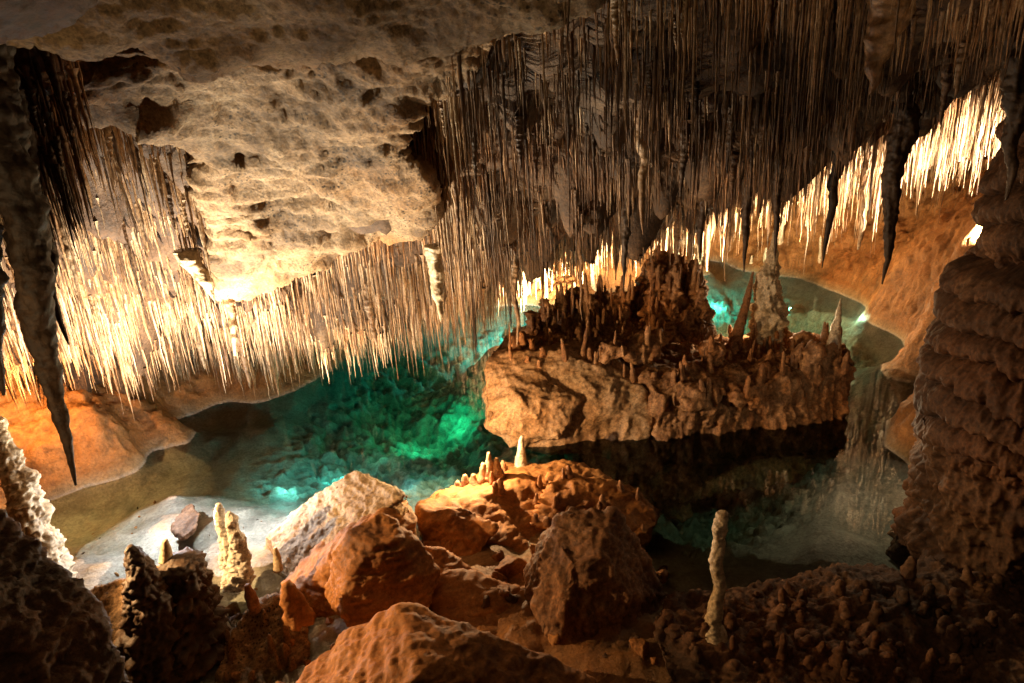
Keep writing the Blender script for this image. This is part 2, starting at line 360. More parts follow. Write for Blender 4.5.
def grid_mesh(name, fn, x0, x1, nx, ys, flip=False):
    xs = np.linspace(x0, x1, nx); X, Y = np.meshgrid(xs, ys); Z = fn(X, Y)
    V = np.c_[X.ravel(), Y.ravel(), Z.ravel()]; i = np.arange(len(ys)-1)[:, None]*nx; j = np.arange(nx-1)[None]
    F = np.stack([i+j, i+j+1, i+nx+j+1, i+nx+j], 2).reshape(-1, 4)
    if flip: F = F[:, ::-1]
    return mesh_np(name, V, F)
ys = np.concatenate([np.arange(-3, 6, .1), np.arange(6, 20, .05), np.arange(20, 30, .1)])
me = grid_mesh('lake_bed_and_shore', G, -15, 16, 520, ys)
v, n = get_vn(me)
w = sstep(.0, .5, v[:, 2]); w = np.maximum(w, sstep(-.3, -.7, v[:, 2])*1.3)
v = v+n*(w*(.06*(ridged(v, 1.9, 4, off=2)-.6)-.05*(voro(v, 1.7, 2)-.4)+.065*(ridged(v*np.array([1, 1, 2.2]), 3.6, 4, off=12)-.6)+.035*fbm(v, 9, 3, off=6)+.04*(.5-voro(v, 5.5, 3))))[:, None]; 
v[:, 2] += .11*fbm(v*np.array([1, 1, 0]), 1.3, 5, off=44)*sstep(-.5, -.1, v[:, 2])*(1-sstep(.0, .2, v[:, 2]))
deep = sstep(-.25, -.8, v[:, 2]); v[:, 2] += deep*(.20*(.45-voro(v*np.array([1, 1, 0]), 1.1, 4))+.14*(ridged(v*np.array([1, 1, 0]), 1.6, 4, off=9)-.6)+.08*(.45-voro(v*np.array([1, 1, 0]), 5.1, 9)))
set_v(me, v)
ground = struct(link('cave_ground', me, MT['ground']))
ground['label'] = 'pale silty lake bed rising into ochre rock banks around the lake'
BG = bvh_of(me)

# water body: top surface plus closed box so that depth absorbs light
def water_box():
    V = [(-13, -2, 0), (15, -2, 0), (15, 27, 0), (-13, 27, 0), (-13, -2, -6), (15, -2, -6), (15, 27, -6), (-13, 27, -6)]
    F = [(0, 1, 2, 3), (7, 6, 5, 4), (0, 4, 5, 1), (1, 5, 6, 2), (2, 6, 7, 3), (3, 7, 4, 0)]
    me = bpy.data.meshes.new('lake_water'); me.from_pydata(V, [], F); me.update(); return me
lake = struct(link('lake_water', water_box(), MT['water'])); lake['label'] = 'still clear turquoise lake water across the cave floor'

# ------------------------------------------------------------------ ceiling
cp = [(-8, 5, 7.2), (-8, 8, 4.9), (-8, 10.5, 2.7), (-8, 12.5, 1.6), (-8, 15, 1.4), (-11, 10, 2.4), (-12, 6, 4.5),
      (-4, 4, 8.), (-4, 7, 6.3), (-4, 9, 4.8), (-4, 11, 3.2), (-4.6, 13, 1.9), (-4, 15.5, 1.2), (-5, 17, 1.), (-12, 14, 1.5),
      (-1.8, 5, 7.7), (-1.8, 8, 6.0), (-1.8, 10, 4.4), (-2, 12, 2.8), (-2, 14, 2.0), (-2.4, 16, 1.6), (-2.6, 18, 1.2), (-3, 20, 1.2),
      (0, 3.5, 7.4), (0, 7, 6.1), (0, 10, 4.35), (0, 13, 3.3), (0, 16, 2.8), (0, 19, 2.3), (0, 22, 2.2),
      (4, 4, 6.9), (4, 6.5, 6.35), (4, 10, 5.0), (4, 14, 4.2), (4, 18, 3.9), (4, 22, 3.2), (4, 25, 3.),
      (8, 6, 7.3), (8, 10, 6.9), (8, 14, 6.2), (7, 18, 4.7), (7, 22, 3.4), (8, 25, 3.2),
      (11, 12, 7.1), (12, 17, 6.4), (11, 21, 4.4), (15, 16, 6.2), (13, 25, 4), (14, 8, 6.5), (0, 0, 8), (8, 0, 8), (-8, 0, 8), (0, -3, 8), (0, 29, 3), (-12, 24, 2), (15, 29, 4)]
CR = RBF(cp, .05)
def C(x, y):
    z = CR(x, y); p = np.c_[np.ravel(x), np.ravel(y), np.ravel(x)*0]
    return z+(.34*fbm(p, .6, 3, off=21)+.12*fbm(p, 2.0, 3, off=5)-.10*np.abs(perlin(p*1.3+50))-(.55*sstep(.1, .5, perlin(p*.95+31))+.35*sstep(.1, .45, perlin(p*2.1+11)))*sstep(5, 9, p[:, 1])).reshape(np.shape(z))
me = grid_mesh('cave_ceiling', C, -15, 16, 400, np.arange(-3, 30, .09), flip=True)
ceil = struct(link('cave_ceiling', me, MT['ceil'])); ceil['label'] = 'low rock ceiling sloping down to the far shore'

# upper left ledge of bare limestone, in overlapping sheets
low = [(-120, 30), (60, 30), (330, 40), (640, -60), (606, 4), (560, 24), (520, 38), (490, 58), (455, 80), (436, 90), (414, 104), (404, 122), (409, 150), (420, 174), (434, 186), (436, 205), (430, 228), (405, 246), (365, 246), (335, 262), (290, 275), (262, 285), (228, 292), (212, 268), (206, 240), (203, 200), (198, 165), (178, 138), (150, 124), (112, 122), (82, 128), (70, 110), (30, 60), (-120, 90)]
dl = [(-100, 0, 4.8), (0, 0, 4.9), (300, 0, 5.3), (620, 0, 5.2), (620, -80, 4.4), (100, 60, 5.7), (150, 90, 5.9), (300, 90, 6.2), (440, 90, 6.0), (395, 110, 6.3), (500, 45, 5.7), (110, 120, 6.2), (190, 135, 6.7), (300, 150, 7.3), (400, 150, 7.0), (432, 180, 7.2), (240, 200, 8.1), (330, 205, 8.1), (428, 215, 8.2),
      (250, 240, 8.4), (330, 232, 8.9), (400, 228, 8.6), (225, 290, 9.4), (300, 275, 9.3), (365, 244, 9.0), (420, 240, 8.8), (100, 100, 5.8), (60, 110, 6)]
led = relief('limestone_ledge', low, dl, MT['ledge'], thick=1.6, w=45, B=.35, step=2.4, wob=12, big=.24, mid=.08, fin=.026, sc=1.0, off=12, facet=.16, knob=.02, strat=.06)
tag(led, 'broad bare limestone mass hanging from the ceiling, glowing where the lamp reaches its lower face', 'rock ledge')
up = [(-140, -160), (660, -160), (610, -6), (560, 16), (500, 34), (440, 44), (380, 52), (310, 70), (262, 66), (215, 78), (190, 80), (168, 72), (152, 60), (136, 45), (112, 46), (84, 60), (60, 48), (20, 30), (-140, 60)]
du = [(-100, 0, 3.8), (0, 0, 3.9), (300, 0, 4.3), (600, 0, 4.5), (300, -120, 3.6), (600, -120, 3.8), (0, -120, 3.4), (150, 50, 4.5), (300, 60, 4.8), (90, 55, 4.4), (450, 38, 4.9)]
led2 = relief('overhanging_lip', up, du, MT['ledge'], thick=1.0, w=26, B=.25, step=3, wob=8, big=.10, mid=.06, fin=.018, sc=1.2, off=33, knob=.015, strat=.02)
tag(led2, 'smooth rounded lip of pitted limestone running along the top above a dark crevice', 'rock ledge')
cornr = [(-140, -160), (120, -160), (105, -8), (78, 22), (40, 38), (0, 46), (-140, 60)]
led3 = relief('corner_overhang', cornr, [(0, 0, 3.3), (80, 0, 3.6), (-100, 0, 3.1), (0, -100, 3.), (50, 30, 3.7)], MT['dark'], thick=.8, w=22, B=.2, step=4, wob=6, big=.06, mid=.04, off=50)
tag(led3, 'dark brown rock overhang in shadow above the left hanging spikes', 'rock ledge')
lump = relief('hanging_rock_root', [(-140, 10), (60, 30), (74, 60), (62, 100), (50, 130), (38, 170), (26, 200), (12, 190), (0, 230), (-20, 220), (-60, 260), (-140, 260)],
              [(0, 40, 4.9), (70, 60, 5.3), (0, 150, 5.1), (50, 180, 5.5), (20, 290, 5.0), (-100, 200, 4.6), (-100, 20, 4.5)], MT['dark'], thick=.5, w=30, B=.25, step=3, wob=10, big=.1, mid=.1, fin=.02, off=90)
tag(lump, 'dark brown hanging root of rock behind the black spikes at the left edge', 'rock pendant')
# rolled fold at the right rim of the ledge

# ------------------------------------------------------------------ rocks
def E(o, label, cat, group=None): return tag(o, label, cat, group)
isl = bpy.data.objects.new('island_rock', None); COL.objects.link(isl)
E(isl, 'rugged rust brown rock island crowned with stalagmites in the middle of the lake', 'rock island')
def bl(l): return [blobpts(P(u, v, y), (rx, rx, rz), 14, int(u)) for u, v, y, rx, rz in l]
isl_a = rock('left_block', [
    px([(487, 356, 11.6), (500, 340, 12.6), (560, 350, 11.6), (484, 400, 11.0), (486, 430, 11.0), (505, 444, 10.95), (560, 454, 10.9), (640, 460, 10.9), (655, 420, 11.0), (640, 385, 11.3), (600, 365, 11.5), (520, 325, 14), (660, 310, 15), (500, 380, 14), (650, 420, 15)]),
    px([(484, 405, 11.0), (488, 425, 10.8), (520, 400, 10.7), (560, 440, 10.7), (520, 445, 10.9), (580, 400, 11), (540, 370, 11.3), (500, 365, 11.6), (540, 400, 12.4)])],
    MT['tan'], vox=.034, parent=isl, big=.14, mid=.11, fin=.02, knob=.03, facet=.10, sc=1.2, off=3, sm=1, flute=.03)
isl_b = rock('right_block', [
    px([(640, 372, 11.6), (660, 395, 11.0), (700, 392, 11.0), (840, 372, 11.4), (846, 352, 12.2), (835, 340, 13.4), (660, 335, 14.4), (838, 440, 11.2), (834, 458, 11.5), (700, 470, 11.0), (656, 475, 10.9), (650, 440, 14), (830, 420, 14)]),
    px([(722, 345, 12.6), (760, 338, 13), (840, 335, 12.9), (840, 360, 12.), (730, 372, 11.9), (780, 345, 14)]),
    px([(560, 440, 11.1), (680, 440, 11.1), (690, 520, 10.5), (600, 515, 10.6), (640, 480, 12.5)]),
    px([(700, 462, 10.9), (838, 452, 11.2), (836, 466, 11.3), (760, 486, 10.8), (700, 500, 10.6), (655, 500, 10.4), (660, 470, 10.8), (760, 470, 12.4), (820, 460, 12.4)]),
    px([(800, 335, 12.3), (846, 345, 12), (848, 400, 11.4), (825, 455, 11.1), (790, 400, 11.3), (820, 400, 13)])]
    +bl([(690, 400, 11.1, .4, .4), (740, 395, 11.1, .4, .3), (790, 385, 11.4, .25, .5), (812, 372, 11.4, .18, .75), (832, 375, 11.5, .16, .8), (800, 365, 11.9, .16, .5), (845, 365, 12, .14, .45), (716, 355, 12, .25, .35), (640, 350, 12, .3, .3), (610, 355, 11.7, .3, .3)]),
    MT['flow'], vox=.034, parent=isl, big=.18, mid=.14, fin=.03, knob=.07, facet=.08, sc=1.2, off=13, sm=1, flute=.12)
isl_c = rock('summit_crags', [
    px([(540, 315, 13.4), (570, 306, 13.6), (640, 300, 14.2), (645, 340, 12.4), (600, 350, 12.2), (545, 345, 12.3), (560, 330, 15), (640, 320, 15.4)]),
    px([(650, 262, 13.9), (660, 250, 13.9), (677, 254, 13.9), (690, 268, 14.0), (700, 310, 13.6), (706, 340, 12.6), (650, 345, 12.4), (640, 310, 13.2), (660, 300, 15), (695, 300, 15)])]
    +bl([(532, 328, 12.9, .16, .4), (546, 318, 13.0, .14, .45), (558, 314, 13.3, .17, .45), (575, 308, 13.6, .16, .4), (590, 312, 13.2, .17, .5), (605, 305, 13.5, .2, .45), (622, 308, 13.2, .18, .55), (641, 298, 13.6, .16, .5), (655, 290, 13.3, .16, .7), (692, 286, 13.3, .16, .75), (702, 305, 13.0, .14, .6), (672, 295, 13.0, .2, .8), (520, 345, 12., .2, .3)]),
    MT['flow'], vox=.03, parent=isl, big=.14, mid=.16, fin=.035, knob=.09, sc=1.5, off=23, sm=0, flute=.16)
B1 = bpy.data.objects.new('slanted_boulder', None); COL.objects.link(B1)
E(B1, 'large tilted ochre boulder with its pale top slab lit, beside the white shallows', 'boulder')
rock('top_slab', [px([(262, 556, 8.2), (300, 520, 8.6), (332, 492, 8.8), (372, 470, 8.8), (380, 471, 8.6), (408, 490, 8.1), (404, 502, 7.9), (300, 585, 7.5), (284, 592, 7.5), (270, 575, 7.8), (380, 500, 8.9)]),
                  px([(300, 560, 7.9), (400, 486, 8.2), (415, 500, 7.95), (412, 515, 7.8), (330, 590, 7.4), (300, 595, 7.4)])],
     MT['pale_rock'], vox=.022, parent=B1, sm=0, big=.03, mid=.05, fin=.012, sc=1.6, off=1, strat=.02, cuts=6)
rock('boulder_body', [px([(300, 560, 8.0), (404, 498, 8.1), (416, 522, 7.7), (418, 560, 7.3), (360, 545, 7.2), (300, 585, 7.3), (290, 610, 7.1), (320, 660, 6.7), (400, 640, 6.7), (410, 600, 7.), (280, 600, 7.6), (390, 560, 8.8), (310, 600, 8.4)])],
     MT['orange'], vox=.024, parent=B1, sm=0, big=.04, mid=.055, fin=.012, sc=1.4, off=4, strat=.025, cuts=14)
B2 = rock('angular_boulder', [px([(392, 516, 7.0), (355, 538, 6.8), (405, 545, 6.5), (330, 605, 6.3), (312, 640, 6.0), (420, 640, 6.), (445, 575, 6.5), (425, 545, 6.8), (390, 600, 6.1), (400, 560, 8)]),
                              px([(428, 548, 7.2), (455, 555, 7.2), (490, 588, 7.), (484, 625, 6.8), (430, 632, 6.6), (440, 600, 6.6), (460, 590, 8)])],
          MT['orange'], vox=.022, sm=0, big=.04, mid=.06, fin=.012, sc=1.4, off=7, strat=.025, cuts=16)
E(B2, 'angular orange boulder leaning against the tilted slab, darker on its right flank', 'boulder')
B3 = rock('stepped_boulder', [px([(421, 540, 8.6), (452, 502, 8.6), (470, 488, 9.0), (492, 462, 9.8), (545, 470, 9.6), (640, 470, 9.6), (664, 505, 9.0), (668, 560, 8.6), (600, 560, 8.), (533, 600, 7.7), (492, 592, 7.9), (440, 580, 8.4), (560, 470, 10.6), (640, 500, 10.4)]),
                              px([(560, 470, 9.3), (590, 480, 9), (650, 485, 9.0), (660, 540, 8.4), (600, 545, 8.2), (545, 520, 8.4)]), px([(421, 545, 8.5), (452, 502, 8.55), (480, 490, 8.7), (520, 520, 8.2), (500, 560, 8.), (470, 575, 8.1), (470, 520, 9.2)]), px([(455, 480, 9.3), (480, 462, 9.5), (505, 462, 9.4), (510, 500, 8.9), (470, 512, 8.7), (500, 500, 9.6)])],
          MT['orange'], vox=.028, sm=1, big=.10, mid=.09, fin=.02, knob=.03, facet=.05, sc=1.2, off=14, cuts=16)
E(B3, 'broad stepped rock between the tilted boulder and the island, orange on its left face', 'boulder')
B4 = rock('knobbly_boulder', [px([(553, 528, 6.9), (590, 512, 7.), (625, 515, 6.9), (655, 560, 6.8), (672, 590, 6.6), (640, 650, 6.2), (600, 690, 5.9), (555, 690, 5.9), (535, 640, 6.2), (530, 585, 6.5), (548, 545, 6.7), (600, 600, 5.9), (600, 600, 8), (640, 640, 7.6)])],
          MT['island'], vox=.026, sm=1, big=.10, mid=.09, fin=.02, knob=.06, sc=1.4, off=22, flute=.05, cuts=14)
E(B4, 'tall dark brown boulder with a knobbly top in shadow near the lower centre', 'boulder')
B5 = rock('flat_topped_boulder', [px([(278, 700, 4.9), (308, 655, 5.1), (350, 622, 5.4), (400, 616, 5.5), (452, 616, 5.5), (488, 628, 5.3), (530, 664, 5.), (592, 690, 4.9), (600, 760, 4.6), (300, 780, 4.6), (420, 680, 4.6), (400, 700, 6.), (500, 700, 5.8)])],
          MT['orange'], vox=.02, sm=0, big=.06, mid=.055, fin=.010, sc=1.5, off=28, strat=.02, cuts=16)
E(B5, 'low flat-topped ochre boulder at the bottom edge below the angular one', 'boulder')
B8 = rock('wedge_boulder', [px([(428, 565, 7.0), (470, 580, 6.9), (520, 600, 6.7), (545, 640, 6.2), (500, 660, 6.0), (440, 650, 6.1), (425, 610, 6.5), (480, 600, 7.6)])], MT['orange'], vox=.024, sm=0, big=.04, mid=.06, fin=.012, sc=1.5, off=91, strat=.02, cuts=12)
E(B8, 'dull orange wedge of rock in the gap between the angular boulder and the dark one', 'boulder')
B9 = rock('sunken_boulder', [px([(424, 530, 8.3), (450, 512, 8.6), (490, 530, 8.3), (540, 560, 7.9), (530, 600, 7.4), (480, 590, 7.5), (430, 570, 7.7), (480, 560, 9.0)])], MT['orange'], vox=.026, sm=0, big=.05, mid=.07, fin=.012, sc=1.4, off=95, strat=.02, cuts=12)
E(B9, 'sloping orange block in front of the pale fingers, half in shadow', 'boulder')
B7 = rock('cracked_boulder', [px([(560, 620, 7.2), (600, 610, 7.4), (560, 680, 6.5), (510, 640, 6.9), (540, 600, 7.4), (500, 690, 6.4)])], MT['dark'], vox=.03, big=.08, mid=.06, off=70)
E(B7, 'small shadowed rock wedged between the dark boulder and the stepped rock', 'boulder')
shelf = rock('foreground_shelf', [px([(652, 612, 6.2), (672, 594, 6.5), (760, 588, 6.8), (850, 572, 7.0), (940, 560, 7.2), (1100, 540, 7.2), (1100, 720, 4.6), (900, 760, 4.3), (720, 760, 4.3), (672, 690, 5.), (655, 650, 5.6), (800, 700, 4.8), (760, 680, 6.5)])],
             MT['dark'], vox=.03, big=.16, mid=.11, fin=.03, knob=.11, sc=1.3, off=44)
E(shelf, 'dark knobbly rock shelf covered in stubby growths along the lower right', 'rock shelf')
slope = rock('foreground_slope', [px([(-10, 515, 4.3), (22, 530, 4.3), (50, 556, 4.2), (82, 598, 4.0), (112, 645, 3.8), (140, 690, 3.6), (150, 760, 3.3), (-80, 760, 3.0), (-120, 500, 4.2), (-40, 600, 3.4), (0, 600, 5.2)])],
             MT['dark'], vox=.022, big=.10, mid=.08, fin=.02, sc=1.7, off=55, strat=.03)
E(slope, 'steep dark brown rock slope filling the lower left corner', 'rock slope')
base = rock('stalagmite_mound', [px([(74, 596, 7.), (100, 585, 7.), (140, 580, 7.), (160, 570, 6.9), (200, 575, 6.9), (206, 700, 6.), (110, 700, 5.8), (90, 640, 6.3), (130, 620, 8)]), px([(236, 620, 6.6), (262, 600, 6.8), (300, 600, 6.8), (310, 660, 6.2), (290, 700, 5.8), (215, 700, 5.8), (220, 650, 6.3), (260, 640, 7.6)])],
            MT['ledge'], vox=.028, big=.12, mid=.09, fin=.025, knob=.09, sc=1.3, off=66)
E(base, 'tan knobbly mound at the foot of the two dark stalagmites', 'rock mound')
rb = rock('reddish_boulder', [px([(872, 395, 13), (890, 380, 13.4), (916, 378, 13), (930, 400, 12.6), (930, 440, 12), (880, 440, 12), (865, 420, 12.5), (900, 410, 14.5)])], MT['orange'], vox=.045, big=.12, mid=.1, facet=.1, off=80)
E(rb, 'reddish boulder on the right shore between the island and the big column', 'boulder')

R6 = rock('shallows_rock', [px([(172, 530, 8.6), (178, 512, 8.9), (190, 506, 9.0), (198, 515, 8.8), (196, 532, 8.5), (184, 540, 8.4), (185, 515, 9.3)])], MT['dark'], vox=.02, big=.05, mid=.08, fin=.02, sc=2, off=71, cuts=5)
E(R6, 'small dark jagged rock poking out of the white-lit shallows', 'rock')
RBM = []
for k in range(7):
    b2 = bmesh.new(); hull_part(b2, [tuple(q) for q in blobpts((0, 0, 0), (1, .8, .6), 13, 300+k)]); m_ = remesh(b2, .07, 0); m_.name = 'rubble_stone'
    rough_up(m_, big=.1, mid=.12, fin=.03, sc=1.3, off=k*7., cuts=8); m_.materials.append(MT['orange' if k % 3 else 'dark']); RBM.append(m_)
gr_ = np.random.default_rng(21)
for k in range(90):
    if k < 62: u_, v_ = gr_.uniform(290, 665), gr_.uniform(520, 690)
    else: u_, v_ = gr_.uniform(205, 310), gr_.uniform(585, 690)
    q = PZ(u_, v_, .25); zg = float(G(q[0:1], q[1:2])[0]); sz = gr_.uniform(.05, .17)*(1.6 if k % 9 == 0 else 1)
    o = bpy.data.objects.new('rubble_stone', RBM[k % 7]); COL.objects.link(o); o.location = (q[0], q[1], zg+sz*.3); o.scale = (sz,)*3; o.rotation_euler = (gr_.uniform(0, 6), gr_.uniform(0, 6), gr_.uniform(0, 6))
    tag(o, 'loose angular stone in the rubble between the large foreground boulders', 'stone', 'rubble among the foreground boulders')

for k in range(46):
    t_ = k/46; u_ = gr_.choice([gr_.uniform(95, 300), gr_.uniform(60, 300)]); v_ = gr_.uniform(495, 590); q = PZ(u_, v_, 0); zg = float(G(q[0:1], q[1:2])[0]); sz = gr_.uniform(.015, .05)
    o = bpy.data.objects.new('pebble', RBM[k % 7]); COL.objects.link(o); o.location = (q[0], q[1], zg+sz*.3); o.scale = (sz, sz, sz*.7); o.rotation_euler = (gr_.uniform(0, 6), gr_.uniform(0, 6), gr_.uniform(0, 6))
    tag(o, 'small pebble lying in the white-lit shallows', 'pebble', 'pebbles in the white shallows')

# ------------------------------------------------------------------ big flowstone column, right
XC = P(1085, 300, 7.2)[0]; YC = 7.4
prof = [(1005, 60), (1001, 95), (990, 150), (978, 185), (972, 215), (976, 245), (948, 262), (935, 280), (924, 320), (914, 360), (910, 400), (914, 432), (903, 455), (898, 490), (888, 540), (880, 600), (872, 660)]
zr = []
for u, v in prof:
    dd = ray(u, v); th = math.atan2(dd[0], dd[1]); Rt = XC*math.cos(th)-YC*math.sin(th); dist = XC*math.sin(th)+YC*math.cos(th); zr.append((CAMZ+dd[2]*dist/math.hypot(dd[0], dd[1]), Rt-.03))
zr = np.array(sorted(zr)); 
def column(name, z0, z1, mode, seed, mat):
    nz = int((z1-z0)/.014); na = 520
    z = np.linspace(z0, z1, nz); a = np.linspace(0, 2*np.pi, na, endpoint=False)
    A, Z = np.meshgrid(a, z); Rr = np.interp(Z, zr[:, 0], zr[:, 1])
    p = np.c_[(np.cos(A)*1.2).ravel(), (np.sin(A)*1.2).ravel(), Z.ravel()]
    warp = (.20*fbm(p, 1.1, 2, off=seed)).reshape(Z.shape)
    if mode == 'tier':
        k = 2.5
        fr = np.clip(.5+.55*ridged(p*np.array([1, 1, .10]), 6.5, 2, off=seed)-.25, 0, 1.2).reshape(Z.shape)
        ph = ((Z+warp)*k+.22*fr) % 1.0
        d = .20*np.sqrt(np.clip(4*ph*(1-ph), 0, 1))*(1.15-.5*ph)-.10+.07*fr*(1-ph)*sstep(0, .12, ph)+.035*fbm(p*np.array([1, 1, .4]), 14, 3, off=seed).reshape(Z.shape)-.03
    else:
        d = .12*fbm(p, 1.7, 3, off=seed).reshape(Z.shape)+.13*(.5-voro(p, 5.5, seed)).reshape(Z.shape)+.06*(.5-voro(p, 12, seed)).reshape(Z.shape)+.10*ridged(p*np.array([1, 1, .4]), 2, 3, off=seed).reshape(Z.shape)-.08
    Rr = Rr-.1+d+.06*fbm(p, 1.1, 2, off=seed+2).reshape(Z.shape)
    V = np.c_[(XC+np.cos(A)*Rr).ravel(), (YC+np.sin(A)*Rr).ravel(), Z.ravel()]
    i = np.arange(nz-1)[:, None]*na; j = np.arange(na)[None]; kk = (j+1) % na
    F = np.stack([i+j, i+kk, i+na+kk, i+na+j], 2).reshape(-1, 4)
    me = mesh_np(name, V, F); return me
colroot = bpy.data.objects.new('flowstone_mass', None); colroot['kind'] = 'thing'; COL.objects.link(colroot); colroot.location = (0, 0, 0)
E(colroot, 'huge dark brown flowstone column with tiers of drip curtains at the right edge', 'column')
zt = P(1000, 430, YC)[2]
link('tiered_trunk', column('tiered_trunk', zt-.25, P(1000, 60, YC)[2]+.6, 'tier', 5, MT['dark']), MT['dark'], colroot)
link('knobbly_base', column('knobbly_base', -.6, zt, 'base', 9, MT['dark']), MT['dark'], colroot)

# ------------------------------------------------------------------ distinct stalagmites
def pt(l): return [P(*q) for q in l]
def stalagmite(name, pts, rad, mat, label, group=None, **kw):
    me = tube_mesh(name, pt(pts), rad, sides=kw.pop('sides', 28), seed=random.random()*30, **kw)
    o = link(name, me, mat); tag(o, label, 'stalagmite', group); return o
S = stalagmite
S('knobbly_stalagmite', [(716, 636, 5.6), (713, 620, 5.65), (720, 585, 5.7), (716, 560, 5.7), (720, 540, 5.75), (719, 524, 5.75), (723, 513, 5.8), (725, 511, 5.8)], [.12, .085, .062, .066, .058, .072, .052, .018], MT['pale'],
  'slender pale knobbly stalagmite standing alone on the dark shelf', bumps=.2, bs=8, sub=2, sides=40)
S('glowing_stalagmite', [(770, 352, 12.8), (769, 330, 12.8), (767, 300, 12.8), (768, 275, 12.8), (771, 262, 12.8), (774, 245, 12.8), (774, 232, 12.8)], [.42, .34, .27, .19, .12, .06, .02], MT['pale'],
  'bright cream fluted stalagmite lit from behind on the right half of the island', bumps=.28, bs=4, tiers=2.6, sub=3, sides=64, flute=.12)
S('leaning_stalagmite', [(733, 350, 12.5), (740, 325, 12.6), (747, 300, 12.7), (753, 272, 12.8)], [.16, .10, .07, .02], MT['island'], 'thin reddish stalagmite leaning right next to the bright cream one', bumps=.2)
S('spire_stalagmite', [(832, 362, 11.9), (834, 340, 11.9), (838, 318, 11.9), (841, 298, 11.9)], [.17, .12, .06, .012], MT['pale'], 'pointed tan spire on the right end of the island', bumps=.25, bs=6)
S('side_spire', [(822, 358, 12), (824, 340, 12), (825, 322, 12)], [.12, .07, .02], MT['island'], 'short brown spire just left of the pointed tan one', bumps=.25)
S('white_stalagmite', [(521, 468, 9.9), (521, 452, 9.9), (521, 440, 9.9), (522, 436, 9.9)], [.12, .07, .045, .02], MT['pale'], 'small white-tipped stalagmite in the dark water just before the island', bumps=.15)
S('dark_stalagmite', [(158, 700, 5.9), (150, 650, 6.1), (146, 600, 6.2), (140, 570, 6.25), (133, 552, 6.3), (130, 546, 6.3)], [.42, .33, .22, .15, .09, .03], MT['drip_shaded'],
  'tall blackish ringed stalagmite in front of the white shallows', bumps=.2, bs=7, tiers=8, sub=5, sides=72)
S('orange_tipped_stalagmite', [(186, 700, 6.1), (184, 640, 6.4), (182, 590, 6.6), (180, 562, 6.6), (174, 556, 6.6)], [.45, .38, .33, .22, .05], MT['drip_shaded'],
  'thick dark stalagmite with ribbed side and small orange cap', bumps=.3, bs=5, tiers=7, sub=5, sides=80)
S('candle_tip', [(166, 560, 6.6), (166, 548, 6.6), (165, 540, 6.6)], [.08, .055, .03], MT['pale'], 'small glowing orange candle-like stalagmite on top of the thick dark one', bumps=.1)
S('white_twin_stalagmite', [(234, 582, 7.4), (232, 565, 7.5), (228, 545, 7.5), (222, 525, 7.5), (219, 508, 7.5), (218, 504, 7.5)], [.15, .13, .11, .08, .065, .03], MT['white'],
  'taller left half of the white broken stalagmite pair in the shallows', bumps=.3, bs=7, tiers=7, sub=4, sides=56)
S('white_twin_stub', [(240, 584, 7.35), (240, 560, 7.4), (236, 538, 7.4), (231, 518, 7.4), (229, 512, 7.4)], [.17, .13, .09, .07, .03], MT['white'], 'shorter right half of the white broken stalagmite pair in the shallows', bumps=.3, bs=7, tiers=7, sub=4, sides=56)
S('leaning_column', [(48, 588, 7.4), (36, 540, 7.8), (22, 490, 8.1), (10, 460, 8.3), (-8, 420, 8.6)], [.28, .24, .19, .15, .13], MT['pale'],
  'golden ribbed column leaning at the left edge behind the dark slope', bumps=.32, bs=4, tiers=5, sub=4, sides=72)
S('cone_in_water', [(198, 592, 7.3), (197, 575, 7.4), (195, 563, 7.4)], [.09, .06, .02], MT['pale'], 'small grey cone left of the white broken pair', bumps=.2)
S('tan_finger', [(278, 570, 7.1), (277, 556, 7.2), (275, 548, 7.2)], [.06, .045, .02], MT['pale'], 'little pale finger on the edge of the tilted boulder', bumps=.1)
S('brown_finger', [(255, 610, 6.6), (250, 594, 6.6), (247, 585, 6.6)], [.08, .06, .03], MT['island'], 'small brown leaning finger among the rubble left of the tilted boulder', bumps=.15)
S('orange_post', [(300, 620, 6.2), (292, 600, 6.2), (286, 582, 6.2)], [.16, .12, .05], MT['orange'], 'stubby ochre post beside the angular boulder', bumps=.2)

